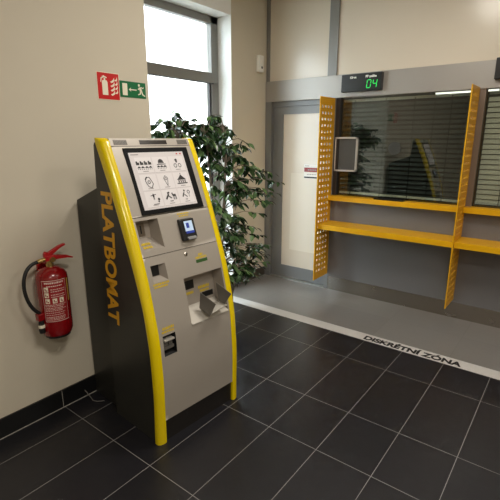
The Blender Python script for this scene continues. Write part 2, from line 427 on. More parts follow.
# yellow counter ledge and shelf
for (a, b, w1_, w2_) in ((-2.043, -0.769, 'below the dark blind, left of the middle perforated screen', 'between the two perforated screens'), (-0.758, XR-0.02, 'below the brown blind at the right photo edge', 'right of the middle perforated screen')):
    lg = thing('counter_ledge', 'narrow yellow counter ledge '+w1_, 'ledge', (0, YF, 1.0), 0, 'yellow ledges under the counter windows')
    obj('top', MB().box(a, b, -0.075, 0.028, 0.0, 0.035), M_yel, lg, bevel=0.002)
    obj('lip', MB().box(a, b, -0.080, -0.075, -0.012, 0.035), M_yel, lg)
    sh = thing('writing_shelf', 'yellow writing shelf on the lower grey panelling '+w2_, 'shelf', (0, YF, 0.715), 0, 'yellow writing shelves')
    obj('top', MB().box(a, b, -0.262, 0, 0.040, 0.05), M_yel, sh, bevel=0.002)
    obj('lip', MB().box(a, b, -0.268, -0.262, 0.0, 0.05), M_yel, sh, bevel=0.001)
    obj('rear_lip', MB().box(a, b, -0.012, 0, 0.0, 0.040), M_yel, sh)
tr = thing('document_tray', 'flat black document tray on the yellow ledge under the glass', 'tray', (-1.42, YF-0.03, 1.035))
obj('tray_rim', MB().box(-0.14, 0.14, -0.042, -0.036, 0, 0.012).box(-0.14, 0.14, 0.036, 0.042, 0, 0.012).box(-0.14, -0.134, -0.042, 0.042, 0, 0.012).box(0.134, 0.14, -0.042, 0.042, 0, 0.012), M_black, tr)
obj('tray_bottom', MB().box(-0.134, 0.134, -0.036, 0.036, 0, 0.004), M_black, tr)

# perforated yellow screens
def perforated(name, label, x, y0, zA, zB):
    o = thing(name, label, 'screen', (x, YF, zA), 0, 'yellow perforated screens at the counter')
    H = zB-zA; D = YF-y0; p = 0.0585; cols = 4; my = 0.022; rows = int((H-0.07)/p); mz = (H-rows*p)/2
    mb = MB(); r = 0.0153
    t = 0.004
    for sx in (0, t):
        def P(y, z): return (sx, -D+y, z)
        # plain border strips
        for (ya, yb, za, zb) in ((0, D, 0, mz), (0, D, H-mz, H), (0, my, mz, H-mz), (my+cols*p, D, mz, H-mz)):
            mb.quad(P(ya, za), P(yb, za), P(yb, zb), P(ya, zb))
        for c in range(cols):
            for k in range(rows):
                cy, cz = my+(c+0.5)*p, mz+(k+0.5)*p; sq = []; ci = []
                for i in range(16):
                    a = 2*PI*(i+0.5)/16; ca, sa = math.cos(a), math.sin(a); m_ = max(abs(ca), abs(sa))
                    ci.append(P(cy+r*0.92*ca, cz+r*1.05*sa)); sq.append(P(cy+p/2*ca/m_, cz+p/2*sa/m_))
                sq2 = []
                mb.add(sq+ci, [(i, (i+1) % 16, 16+(i+1) % 16, 16+i) for i in range(16)])
                for (su, sv) in ((1, 1), (-1, 1), (-1, -1), (1, -1)):       # corners of the cell
                    i = {(1, 1): 1, (-1, 1): 5, (-1, -1): 9, (1, -1): 13}[(su, sv)]
                    mb.add([sq[i], sq[(i+1) % 16], P(cy+su*p/2, cz+sv*p/2)], [(0, 1, 2)])
    for c in range(cols):
        for k in range(rows):
            cy, cz = my+(c+0.5)*p, mz+(k+0.5)*p
            ring = [(-D+cy+r*0.92*math.cos(2*PI*(i+0.5)/16), cz+r*1.05*math.sin(2*PI*(i+0.5)/16)) for i in range(16)]
            mb.add([(0, a, b) for a, b in ring]+[(t, a, b) for a, b in ring], [(i, (i+1) % 16, 16+(i+1) % 16, 16+i) for i in range(16)])
    mb.quad((0, -D, 0), (t, -D, 0), (t, -D, H), (0, -D, H)).quad((0, -D, 0), (0, 0, 0), (t, 0, 0), (t, -D, 0))
    mb.quad((0, -D, H), (t, -D, H), (t, 0, H), (0, 0, H)).quad((0, 0, 0), (0, 0, H), (t, 0, H), (t, 0, 0))
    obj('perforated_sheet', mb, M_yelp, o, rec=False)
    obj('edge_strip', MB().box(-0.003, t+0.002, -D-0.003, -D+0.006, 0, H), M_yel, o)
    return o
perforated('perforated_screen', 'yellow perforated screen beside the grey door with light pane', -2.05, 3.735, 0.175, 1.99)
perforated('perforated_screen', 'yellow perforated screen between the dark blind and the brown blind', -0.765, 3.755, 0.175, 2.005)

# queue displays on the fascia
def led_digit(mb, cx, cz, segs, w=0.022, h=0.04, t=0.006, y=-0.0012, sl=0.12):
    def bar(x0, z0, x1, z1):
        def S(x, z): return (cx+x+z*sl, y, cz+z)
        if abs(x1-x0) > abs(z1-z0): mb.quad(S(x0+0.003, z0-t/2), S(x1-0.003, z0-t/2), S(x1-0.003, z0+t/2), S(x0+0.003, z0+t/2))
        else: mb.quad(S(x0-t/2, z0+0.003), S(x0+t/2, z0+0.003), S(x0+t/2, z1-0.003), S(x0-t/2, z1-0.003))
    g = {'a': (-w, h, w, h), 'd': (-w, -h, w, -h), 'g': (-w, 0, w, 0), 'f': (-w, 0, -w, h), 'b': (w, 0, w, h), 'e': (-w, -h, -w, 0), 'c': (w, -h, w, 0)}
    for k in segs: bar(*g[k])
def display(label, x0, x1, z0, z1, full):
    o = thing('queue_number_sign', label, 'display', (x0, YF-0.012, z0), 0, 'black queue displays on the fascia')
    W, H = x1-x0, z1-z0
    obj('housing', MB().box(0, W, -0.05, 0, 0, H), M_black, o, bevel=0.003)
    f = obj('face', MB().box(0.008, W-0.008, -0.0505, -0.05, 0.008, H-0.008), mat('display_face', (20, 18, 17), 0.35, noise=0.05), o)
    e = MB(); led_digit(e, W*0.70, H*0.38, 'abcdef' if full else 'bc', w=.018, h=.034, y=-0.0515); led_digit(e, W*0.845, H*0.38, 'bcfg' if full else 'abged', w=.018, h=.034, y=-0.0515)
    plabel(obj('digits', e, M_led, o, rec=False), 'green glowing digits reading 04' if full else 'green glowing digits')
    if full:
        for s_, cx, ww in (('Klient', 0.30, 0.062), ('Přepážka', 0.745, 0.105)):
            t = text_mesh('caption', s_, 0.026, M_white, o, frame_m((W*cx, -0.051, H*0.80), (1, 0, 0), (0, 0, 1)), embolden=0.0012); fit_x(t, 0, ww)
    return o
display('black queue display showing green 04 on the fascia above the first window', -1.965, -1.57, 2.035, 2.19, True)
display('black display box on the fascia above the last window, cut by the photo edge', -0.662, -0.27, 2.055, 2.21, False)

# small white sensor high in the corner
sn = thing('motion_detector', 'small white plastic box fixed high in the beige corner', 'sensor', (XN, 3.90, 2.29))
obj('housing', MB().box(0, 0.05, -0.035, 0.035, -0.005, 0.16), M_white, sn, bevel=0.008)
obj('lens', MB().box(0.05, 0.053, -0.012, 0.012, 0.03, 0.05), M_dark, sn)

# ------------------------------------------------------------------ signs on the sign wall
def wall_poly(mb, pts, x, th=0.0006):
    return mb.prism(pts, lambda u_, v_, t: (x+t, u_, v_), 0, th)
s1 = thing('fire_sign', 'red square sign with white extinguisher and flames on the wall', 'sign', (XW, 1.622, 1.904))
obj('plate', MB().box(0, 0.003, -0.074, 0.074, -0.074, 0.074), M_red, s1)
obj('border', MB().box(0, 0.0024, -0.077, 0.077, -0.077, 0.077), M_symb, s1)
e = MB()
wall_poly(e, [(-0.044, -0.050), (-0.006, -0.050), (-0.006, 0.022), (-0.012, 0.032), (-0.038, 0.032), (-0.044, 0.022)], 0.003)
wall_poly(e, [(-0.030, 0.032), (-0.020, 0.032), (-0.020, 0.044), (-0.030, 0.044)], 0.003)
wall_poly(e, [(-0.046, 0.052), (-0.010, 0.044), (-0.010, 0.050), (-0.030, 0.058)], 0.003)
wall_poly(e, [(-0.054, 0.020), (-0.049, 0.020), (-0.044, 0.042), (-0.030, 0.046), (-0.030, 0.050), (-0.050, 0.046)], 0.003)
obj('extinguisher_symbol', e, M_symb, s1)
e = MB()
for k, (du, dv) in enumerate(((0.012, 0.028), (0.012, 0.004), (0.012, -0.020), (0.012, -0.044))):
    wall_poly(e, [(du, dv), (du+0.012, dv+0.004), (du+0.022, dv+0.012), (du+0.030, dv+0.024), (du+0.030, dv+0.004), (du+0.022, dv-0.003), (du+0.008, dv-0.008)], 0.003)
    wall_poly(e, [(du+0.030, dv+0.008), (du+0.044, dv+0.016), (du+0.050, dv+0.030), (du+0.052, dv+0.012), (du+0.044, dv+0.004)], 0.003)
obj('flame_symbol', e, M_symb, s1)
s2 = thing('exit_sign', 'green exit sign with running figure and arrow beside the red sign', 'sign', (XW, 1.800, 1.899))
obj('plate', MB().box(0, 0.003, -0.098, 0.098, -0.047, 0.047), M_green, s2)
e = MB(); wall_poly(e, [(-0.080, -0.036), (-0.044, -0.036), (-0.044, 0.034), (-0.080, 0.034)], 0.003); obj('doorway_symbol', e, M_symb, s2)
e = MB(); wall_poly(e, [(-0.034, 0), (-0.016, 0.012), (-0.020, 0.003), (0.026, 0.003), (0.026, -0.003), (-0.020, -0.003), (-0.016, -0.012)], 0.003); obj('arrow', e, M_symb, s2)
e = MB()
wall_poly(e, [(0.046+0.008*math.cos(k*PI/5), 0.030+0.008*math.sin(k*PI/5)) for k in range(10)], 0.003)
wall_poly(e, [(0.044, 0.018), (0.060, 0.020), (0.068, 0.000), (0.052, -0.006)], 0.003)
wall_poly(e, [(0.046, 0.018), (0.034, 0.006), (0.042, 0.002), (0.054, 0.010)], 0.003)
wall_poly(e, [(0.060, 0.018), (0.074, 0.010), (0.084, 0.016), (0.082, 0.022), (0.074, 0.017), (0.062, 0.023)], 0.003)
wall_poly(e, [(0.052, -0.006), (0.062, -0.004), (0.056, -0.024), (0.036, -0.030), (0.036, -0.023), (0.050, -0.018)], 0.003)
wall_poly(e, [(0.060, -0.004), (0.068, 0.000), (0.076, -0.022), (0.092, -0.030), (0.088, -0.036), (0.068, -0.026)], 0.003)
obj('running_figure', e, M_symb, s2)

# ------------------------------------------------------------------ fire extinguisher
ex = thing('fire_extinguisher', 'red fire extinguisher with black hose hung on the beige wall', 'fire extinguisher', (XW+0.095, 1.094, 0.534))
r = 0.083
obj('cylinder', MB().lathe([(0, 0.0), (0.055, 0.0), (0.074, 0.008), (0.082, 0.03), (r, 0.05), (r, 0.325), (0.080, 0.350), (0.066, 0.373), (0.040, 0.389), (0.022, 0.395), (0.0, 0.395)], (0, 0, 0), 36), M_ered, ex, smooth=True)
obj('foot_ring', MB().lathe([(0.05, -0.008), (0.066, -0.008), (0.070, 0.012), (0.05, 0.012)], (0, 0, 0), 28), M_rub, ex, smooth=True)
obj('neck', MB().lathe([(0, 0.393), (0.02, 0.393), (0.02, 0.410), (0.015, 0.412), (0.015, 0.44), (0, 0.44)], (0, 0, 0), 20), M_brass, ex, smooth=True)
v_ = obj('valve', MB().box(-0.014, 0.014, -0.026, 0.034, 0.425, 0.455), M_levr, ex, bevel=0.004)
gz = MB().lathe([(0, 0), (0.014, 0), (0.014, 0.012), (0, 0.012)], (0.012, 0.010, 0.432), 16, Matrix.Rotation(PI/2, 3, 'Y')); obj('gauge', gz, M_brass, v_)
# levers (side outline in y-z, thickness in x)
def yz(u_, v_, t): return (t, u_, v_)
obj('carry_handle', MB().prism([(-0.02, 0.441), (0.02, 0.429), (0.06, 0.425), (0.10, 0.422), (0.132, 0.414), (0.132, 0.421), (0.10, 0.437), (0.05, 0.447), (0.0, 0.455)], yz, -0.011, 0.011), M_levr, ex, bevel=0.002)
obj('squeeze_lever', MB().prism([(-0.028, 0.447), (0.0, 0.449), (0.03, 0.464), (0.062, 0.484), (0.094, 0.496), (0.094, 0.506), (0.06, 0.499), (0.02, 0.482), (-0.004, 0.472), (-0.018, 0.480), (-0.028, 0.468)], yz, -0.010, 0.010), M_levr, ex, bevel=0.002)
obj('hose_coupling', MB().tube([(0, -0.024, 0.437), (0, -0.066, 0.431)], 0.012, 14), M_brass, ex, smooth=True)
hp = []
P0, P1, P2, P3 = Vector((0, -0.064, 0.431)), Vector((0.004, -0.185, 0.425)), Vector((0.012, -0.172, 0.215)), Vector((0.016, -0.098, 0.155))
for i in range(25):
    t = i/24; hp.append(P0*(1-t)**3+P1*3*t*(1-t)**2+P2*3*t*t*(1-t)+P3*t**3)
hp.append(Vector((0.017, -0.094, 0.125)))
obj('hose', MB().tube(hp, 0.0095, 14), M_rub, ex, smooth=True)
obj('nozzle_clip', MB().box(-0.002, 0.034, -0.114, -0.076, 0.112, 0.152).box(-0.01, 0.02, -0.09, -0.06, 0.115, 0.145), M_ered, ex, bevel=0.004)
NZ = (0.017, -0.094, 0.118)
obj('nozzle', MB().lathe([(0, -0.080), (0.015, -0.080), (0.0165, -0.065), (0.0145, -0.02), (0.012, 0.01), (0, 0.01)], NZ, 18), M_rub, ex, smooth=True)
plabel(obj('nozzle_band', MB().lathe([(0.0163, -0.050), (0.0169, -0.048), (0.0166, -0.034), (0.0158, -0.032)], NZ, 18), M_symb, ex), 'pale band on the black nozzle')
obj('wall_hook', MB().box(-0.097, -0.08, -0.03, 0.03, 0.17, 0.415).box(-0.09, -0.015, -0.02, 0.02, 0.408, 0.415), M_levr, ex)
# label wrapped round the cylinder, facing the camera
lb = MB(); fa = math.radians(-19)
def cyl(a, z, off): return ((r+off)*math.cos(fa+a), (r+off)*math.sin(fa+a), z)
def wrap(mb, a0, a1, z0, z1, off, n=1):
    n = max(n, int((a1-a0)/0.12)+1)
    vs = []
    for i in range(n+1):
        a = a0+(a1-a0)*i/n; vs += [cyl(a, z0, off), cyl(a, z1, off)]
    mb.add(vs, [(2*i, 2*i+2, 2*i+3, 2*i+1) for i in range(n)])
wrap(lb, -0.80, 0.72, 0.10, 0.335, 0.0006); lab = obj('instruction_label', lb, M_lab, ex, smooth=True)
k = MB()
for a0, a1, z0, z1 in ((-0.80, 0.72, 0.332, 0.335), (-0.80, 0.72, 0.10, 0.103), (-0.80, -0.775, 0.10, 0.335), (0.70, 0.72, 0.10, 0.335)): wrap(k, a0, a1, z0, z1, 0.0012)
obj('label_border', k, M_ink, lab)
k = MB()
rr = random.Random(3)
def wordline(z, a0, a1, h):
    a = a0
    while a < a1-0.04:
        wd_ = rr.uniform(0.04, 0.14); wrap(k, a, min(a+wd_, a1), z, z+h, 0.0012); a += wd_+0.03
wordline(0.316, -0.62, 0.55, 0.010); wordline(0.300, -0.5, 0.45, 0.006)
for z in (0.282, 0.270, 0.252, 0.240): wordline(z, -0.28, 0.6, 0.004)
for z in (0.196, 0.188, 0.178, 0.170, 0.162, 0.150, 0.138, 0.126, 0.118, 0.110): wordline(z, -0.72, rr.uniform(0.2, 0.64), 0.0035)
obj('label_lettering', k, M_ink, lab)
for a0, z0 in ((-0.68, 0.272), (-0.68, 0.240), (-0.66, 0.206), (-0.22, 0.206), (0.20, 0.206)):
    k = MB(); wrap(k, a0, a0+0.27, z0, z0+0.027, 0.0012)
    wrap(k, a0+0.06, a0+0.12, z0+0.006, z0+0.02, 0.0018); wrap(k, a0+0.15, a0+0.22, z0+0.004, z0+0.012, 0.0018)
    o = obj('pictogram', k, [M_symb, M_lab], lab)
    for p in o.data.polygons:
        p.material_index = 0 if p.area > 0.00012 else 1
k = MB(); wrap(k, 0.86, 0.98, 0.20, 0.33, 0.0008); plabel(obj('side_sticker', k, mat('inspection_yellow', (190, 170, 70), 0.5, noise=0.05), ex), 'pale yellow inspection strip at the side')

# ------------------------------------------------------------------ payment kiosk
ANG = math.radians(86); W = 0.615
K = thing('payment_kiosk', 'tall grey and yellow self service payment kiosk with PLATBOMAT on its side', 'kiosk', (-1.565, 1.24, 0), ANG)
def interp(tab, z):
    tab = sorted(tab)
    if z <= tab[0][0]: return tab[0][1]
    for (a, p), (b, q_) in zip(tab, tab[1:]):
        if z <= b: return p+(q_-p)*(z-a)/(b-a)
    return tab[-1][1]
def smoothtab(tab, k=0.06):
    return [(z, sum(interp(tab, z+d*k) for d in (-1, -.5, 0, .5, 1))/5) for z in [i*0.04 for i in range(0, 41)]]
PAN = smoothtab([(0, -.010), (.35, -.004), (.609, -.021), (.909, -.088), (1.139, -.165), (1.367, -.250), (1.6, -.355), (1.7, -.40)])
TF = [(z, n+0.006) for z, n in PAN]
TB = smoothtab([(0, -.043), (.276, -.030), (.533, -.040), (.77, -.076), (1.015, -.158), (1.305, -.272), (1.585, -.400), (1.7, -.45)])
def pn(z): return interp(PAN, z)
def S(w_, z, off=0.0):                        # a point on the curved front, off = how far it stands out
    return (w_, -(pn(z)+off), z)
W0, W1 = 0.050, W-0.050
def front(name, z0, z1, holes=(), m=M_kpan, w0=W0, w1=W1, off=0.0):
    ws = sorted({w0, w1} | {h[0] for h in holes} | {h[1] for h in holes})
    n = max(1, int((z1-z0)/0.03)); zs = sorted({z0+(z1-z0)*i/n for i in range(n+1)} | {h[2] for h in holes} | {h[3] for h in holes})
    mb = MB()
    for a, b in zip(ws, ws[1:]):
        for c, d_ in zip(zs, zs[1:]):
            if d_-c < 1e-6: continue
            cw, cz = (a+b)/2, (c+d_)/2
            if any(h[0] < cw < h[1] and h[2] < cz < h[3] for h in holes): continue
            mb.quad(S(a, c, off), S(b, c, off), S(b, d_, off), S(a, d_, off))
    # returned edges top and bottom
    mb.quad(S(w0, z0, off), S(w1, z0, off), S(w1, z0, off-0.02), S(w0, z0, off-0.02)).quad(S(w0, z1, off), S(w1, z1, off), S(w1, z1, off-0.02), S(w0, z1, off-0.02))
    return obj(name, mb, m, K, smooth=True)
def recess(name, h, depth, ins, parent, m=M_krec):
    """funnel behind a hole: ins = (left, right, bottom, top) narrowing at the back"""
    w0, w1, z0, z1 = h; l, r_, b, t = ins
    nz = 8; mb = MB(); zb0, zb1 = z0+b, z1-t
    nb = pn((z0+z1)/2)-depth
    def B(w_, z): return (w_, -(nb+(pn(z)-pn((z0+z1)/2))*0.6), z)
    for i in range(nz):
        fa_, fb = i/nz, (i+1)/nz
        za, zc = z0+(z1-z0)*fa_, z0+(z1-z0)*fb; ya, yc = zb0+(zb1-zb0)*fa_, zb0+(zb1-zb0)*fb
        mb.quad(S(w0, za), S(w0, zc), B(w0+l, yc), B(w0+l, ya)); mb.quad(S(w1, za), S(w1, zc), B(w1-r_, yc), B(w1-r_, ya))
        mb.quad(B(w0+l, ya), B(w1-r_, ya), B(w1-r_, yc), B(w0+l, yc))
    mb.quad(S(w0, z0), S(w1, z0), B(w1-r_, zb0), B(w0+l, zb0)); mb.quad(S(w0, z1), S(w1, z1), B(w1-r_, zb1), B(w0+l, zb1))
    return obj(name, mb, m, parent), B

SEAM = 0.0025
BZ = (0.111, 0.532, 1.220, 1.554)      # bezel
R1 = (0.062, 0.198, 1.047, 1.196)      # ticket recess
R2 = (0.082, 0.174, 0.886, 0.972)      # slot recess
R3 = (0.270, 0.555, 0.606, 0.866)      # output tray recess
R4 = (0.073, 0.155, 0.500, 0.612)      # banknote slot
front('header_panel', 1.565, 1.603)
front('screen_surround', 1.213+SEAM, 1.562, [BZ])
mid = front('middle_panel', 1.016+SEAM, 1.213-SEAM, [R1])
low = front('lower_panel', 0.132, 1.016-SEAM, [R2, R3, R4])
front('plinth', 0.0, 0.129, (), M_kplin, off=-0.012)
obj('backing', MB().quad(S(W0, .13, -.03), S(W1, .13, -.03), S(W1, .13, -.2), S(W0, .13, -.2)), M_kplin, K)
sb = MB()
for z in (0.1305, 1.016, 1.213, 1.5635): sb.quad(S(W0, z-0.006, -0.010), S(W1, z-0.006, -0.010), S(W1, z+0.006, -0.010), S(W0, z+0.006, -0.010))
obj('panel_seam', sb, M_black, K)
# top cap and body
tc_ = MB()
tc_.quad((W0, -pn(1.603), 1.603), (W1, -pn(1.603), 1.603), (W1, .43, 1.590), (W0, .43, 1.590))
tc_.quad((W0, .43, 1.590), (W1, .43, 1.590), (W1, .44, 1.3), (W0, .44, 1.3))
obj('top_cap', tc_, M_kbox, K)
# side shells (dark) following the trims
zz = [1.585*i/40 for i in range(41)]
for i, wx in enumerate((0.010, W-0.016)):
    pts = [(-(interp(TB, z)+0.012), z) for z in zz] + [(0.425, 1.583), (0.435, 1.57), (0.442, 1.36), (0.442, 0.0)]
    o = obj('side_shell', MB().prism(pts, lambda a, b, t, wx=wx: (wx+t, a, b), 0.0, 0.006), M_kshell, K)
    if i == 0: left_shell = o
# rear box
bx_ = [(0.43, 0.0), (0.43, 1.372), (0.747, 1.258), (0.747, 0.0)]
obj('rear_box', MB().prism(bx_, lambda a, b, t: (t, a, b), 0.045, W-0.045), M_kbox, K, bevel=0.004)
# yellow trims
def trim(mirror):
    mb = MB(); zs = [1.585*i/48 for i in range(49)]; rings = []
    def ring(z, f, b):
        d_ = min(0.026, (f-b)*0.55)
        cs = [(0.0, b), (0.0, f-d_), (0.004, f-d_*0.62), (0.012, f-d_*0.28), (0.024, f-d_*0.07), (0.036, f), (0.050, f-0.003), (0.050, b)]
        return [((W-a) if mirror else a, -n, z) for a, n in cs]
    for z in zs: rings.append(ring(z, interp(TF, z), interp(TB, z)))
    for q_ in (0.25, 0.5, 0.75, 1.0):           # rolls over the top
        a = q_*PI/2; z = 1.585+0.022*math.sin(a); f0, b0 = interp(TF, 1.585), interp(TB, 1.585)
        rings.append(ring(z, f0-0.045*(1-math.cos(a))-0.005*q_, b0-0.004*q_))
    n = 8; vs = [p for r_ in rings for p in r_]; fs = []
    for i in range(len(rings)-1):
        for k_ in range(n): fs.append((i*n+k_, i*n+(k_+1) % n, (i+1)*n+(k_+1) % n, (i+1)*n+k_))
    fs += [tuple(range(n)), tuple(range((len(rings)-1)*n, len(rings)*n))]
    mb.add(vs, fs); return obj('side_trim', mb, M_kyel, K, smooth=True)
trim(False); trim(True)

# lettering on the side shell
t = text_mesh('lettering', 'PLATBOMAT', 0.17, M_klet, left_shell, frame_m((0.0094, 0.372, 0.975), (0, 0, -1), (0, -1, 0)), embolden=0.0056, extr=0.0004)
fit_x(t, 2, 0.735); fit_x(t, 1, 0.112)
sl_ = 0.03
for v in t.data.vertices: v.co.y += (0.975-v.co.z)*0.045
plabel(t, 'dull gold vertical capitals reading PLATBOMAT')

# speaker grilles and camera slot in the header
for a, b in ((0.070, 0.150), (0.478, 0.552)):
    gm = obj('speaker_grille', MB().quad(S(a, 1.570, .0012), S(b, 1.570, .0012), S(b, 1.596, .0012), S(a, 1.596, .0012)), mat('grille_grey', (112, 106, 99), 0.5, 0.3, noise=0.1, scale=200), K)
    hh = MB()
    for i in range(9):
        for z in (1.5735, 1.5785, 1.5835, 1.5885):
            x = a+0.006+i*(b-a-0.012)/8; hh.quad(S(x-.0022, z, .0018), S(x+.0022, z, .0018), S(x+.0022, z+.0028, .0018), S(x-.0022, z+.0028, .0018))
    obj('grille_holes', hh, M_black, gm)
obj('camera_slot', MB().quad(S(.225, 1.572, .0014), S(.405, 1.572, .0014), S(.405, 1.594, .0014), S(.225, 1.594, .0014)), mat('camera_window', (52, 47, 43), 0.2, noise=0.05), K)

# display: flat bezel and screen
def flat(z0, z1):
    n0, n1 = pn(z0), pn(z1)
    def F(w_, z, off=0.0): return (w_, -(n0+(n1-n0)*(z-z0)/(z1-z0)+off), z)
    return F
F = flat(BZ[2], BZ[3])
bz = MB().prism([(BZ[0], BZ[2]), (BZ[1], BZ[2]), (BZ[1], BZ[3]), (BZ[0], BZ[3])], lambda a, b, t: F(a, b, t), -0.03, 0.008)
scr = obj('display', bz, mat('bezel_black', (9, 9, 9), 0.6, spec=0.15, noise=0.05), K, bevel=0.002); plabel(scr, 'black framed touch display')
LT = (0.131, 0.490, 1.243, 1.531)
obj('lit_panel', MB().quad(F(LT[0], LT[2], .0088), F(LT[1], LT[2], .0088), F(LT[1], LT[3], .0088), F(LT[0], LT[3], .0088)), M_scr, scr)
lw, lh = LT[1]-LT[0], LT[3]-LT[2]
def U(x, y, o=.0104): return F(LT[0]+x*lw, LT[2]+y*lh, o)
def upoly(mb, pts, o=.0104): mb.add([U(x, y, o) for x, y in pts], [tuple(range(len(pts)))]); return mb
def ucirc(mb, x, y, rx, ry=None, o=.0104, n=12, a0=0, a1=2*PI):
    ry = ry or rx*lw/lh
    return upoly(mb, [(x+rx*math.cos(a0+(a1-a0)*k/n), y+ry*math.sin(a0+(a1-a0)*k/n)) for k in range(n+(0 if a1-a0 > 6.2 else 1))], o)
def urect(mb, x0, x1, y0, y1, o=.0104): return upoly(mb, [(x0, y0), (x1, y0), (x1, y1), (x0, y1)], o)
CX = (0.215, 0.52, 0.82); CY = (0.775, 0.47, 0.175)
tl = MB(); gl_ = MB()
for cx in CX:
    for cy in CY:
        urect(tl, cx-0.142, cx+0.142, cy-0.138, cy+0.138, .0094)
        urect(gl_, cx-0.144, cx+0.144, cy-0.141, cy-0.138, .0096)
obj('menu_tile', tl, M_tilew, scr, rec=False)
for cx in CX:
    for cy in CY: urect(gl_, cx-0.05, cx+0.045, cy-0.115, cy-0.103)
urect(gl_, 0.03, 0.16, 0.955, 0.972); obj('caption_lettering', gl_, M_icong, scr, rec=False)
e = MB(); urect(e, .855, .885, .948, .972); urect(e, .925, .955, .948, .972); obj('language_flag', e, M_iconr, scr, rec=False)
def icon(fn):
    e = MB(); fn(e); obj('menu_icon', e, M_icon, scr, rec=False)
def car(e, x, y, s):
    upoly(e, [(x-s, y), (x+s, y), (x+s, y+.5*s), (x+.6*s, y+.6*s), (x+.35*s, y+1.1*s), (x-.4*s, y+1.1*s), (x-.65*s, y+.6*s), (x-s, y+.5*s)])
    ucirc(e, x-.55*s, y-.02, .25*s); ucirc(e, x+.55*s, y-.02, .25*s)
def person(e, x, y, s):
    ucirc(e, x, y+.9*s, .2*s); upoly(e, [(x-.22*s, y), (x+.22*s, y), (x+.3*s, y+.65*s), (x-.3*s, y+.65*s)])
    urect(e, x-.2*s, x-.05*s, y-.7*s, y); urect(e, x+.05*s, x+.2*s, y-.7*s, y)
def i1(e):
    for x in (-.11, -.04, .03, .10): urect(e, CX[0]+x-.028, CX[0]+x+.028, CY[0]+.005, CY[0]+.05); ucirc(e, CX[0]+x-.012, CY[0]+.055, .016)
    for x in (-.10, -.035, .035, .10): car(e, CX[0]+x, CY[0]-.05, .028)
def i2(e):
    ucirc(e, CX[1], CY[0]+.035, .05, a1=PI); urect(e, CX[1]-.055, CX[1]+.055, CY[0]+.02, CY[0]+.032)
    for x in (-.06, 0, .06): car(e, CX[1]+x, CY[0]-.05, .028)
    urect(e, CX[1]-.08, CX[1]+.08, CY[0]-.005, CY[0]+.008)
def i3(e):
    urect(e, CX[2]-.018, CX[2]+.012, CY[0]+.02, CY[0]+.09); urect(e, CX[2]-.035, CX[2]+.02, CY[0]+.06, CY[0]+.075)
    for x in (-.04, .045): ring(e, CX[2]+x, CY[0]-.035, .032, .022)
def ring(e, x, y, ro, ri):
    n = 14
    for k in range(n):
        a, b = 2*PI*k/n, 2*PI*(k+1)/n; q_ = lw/lh
        upoly(e, [(x+ro*math.cos(a), y+ro*q_*math.sin(a)), (x+ro*math.cos(b), y+ro*q_*math.sin(b)), (x+ri*math.cos(b), y+ri*q_*math.sin(b)), (x+ri*math.cos(a), y+ri*q_*math.sin(a))])
def line(e, x0, y0, x1, y1, t=.008):
    dx, dy = x1-x0, y1-y0; l = math.hypot(dx, dy); nx, ny = -dy/l*t/2, dx/l*t/2
    upoly(e, [(x0-nx, y0-ny), (x1-nx, y1-ny), (x1+nx, y1+ny), (x0+nx, y0+ny)])
def tagshape(e, cx, cy, s):
    ps = [(cx-.04*s, cy+.09*s), (cx+.02*s, cy+.09*s), (cx+.06*s, cy-.03*s), (cx+.02*s, cy-.10*s), (cx-.03*s, cy-.07*s), (cx-.06*s, cy+.02*s)]
    for a, b in zip(ps, ps[1:]+ps[:1]): line(e, *a, *b, .012)
    ring(e, cx-.005, cy+.005, .026*s, .015*s)
def i4(e): tagshape(e, CX[0], CY[1], 1.0); line(e, CX[0]-.06, CY[1]+.05, CX[0]-.02, CY[1]+.10, .02)
def i5(e):
    ps = [(CX[1]-.035, CY[1]+.05), (CX[1], CY[1]+.10), (CX[1]+.04, CY[1]+.05), (CX[1]+.01, CY[1]-.09)]
    for a, b in zip(ps, ps[1:]+ps[:1]): line(e, *a, *b, .009)
    ring(e, CX[1], CY[1]+.04, .02, .012)
def i6(e):
    x, y = CX[2], CY[1]
    upoly(e, [(x-.09, y+.0), (x+.09, y+.0), (x+.04, y+.05), (x, y+.10), (x-.04, y+.05)])
    for k in (-.07, -.03, .01, .05): urect(e, x+k, x+k+.022, y-.05, y-.006)
    urect(e, x-.10, x+.10, y-.075, y-.055); urect(e, x-.006, x+.006, y+.10, y+.125)
def i7(e):
    x, y = CX[0]+.02, CY[2]
    person(e, x-.02, y+.03, .055); ucirc(e, x+.06, y-.01, .02); ucirc(e, x+.05, y-.05, .014); line(e, x-.05, y-.09, x+.05, y-.09, .012); line(e, x-.07, y+.06, x+.03, y+.08, .012)
def i8(e):
    x, y = CX[1], CY[2]
    line(e, x-.09, y-.03, x-.03, y+.06, .028); line(e, x-.05, y+.07, x-.01, y+.09, .03); line(e, x-.04, y+.03, x+.01, y-.02, .02); line(e, x-.03, y-.07, x+.03, y-.07, .014)
    upoly(e, [(x+.04, y+.01), (x+.10, y+.01), (x+.10, y+.05), (x+.05, y+.05), (x+.045, y+.08), (x+.025, y+.07)])
    for k in (.045, .06, .085, .095): urect(e, x+k, x+k+.008, y-.05, y+.01)
def i9(e):
    x, y = CX[2], CY[2]
    line(e, x-.07, y-.02, x-.03, y+.06, .022); ucirc(e, x-.02, y+.09, .016); line(e, x-.03, y+.02, x+.02, y-.03, .016); line(e, x-.03, y-.07, x+.01, y-.07, .012)
    ring(e, x+.06, y+.06, .028, .018); line(e, x+.06, y+.02, x+.06, y-.03, .008)
for fn in (i1, i2, i3, i4, i5, i6, i7, i8, i9): icon(fn)

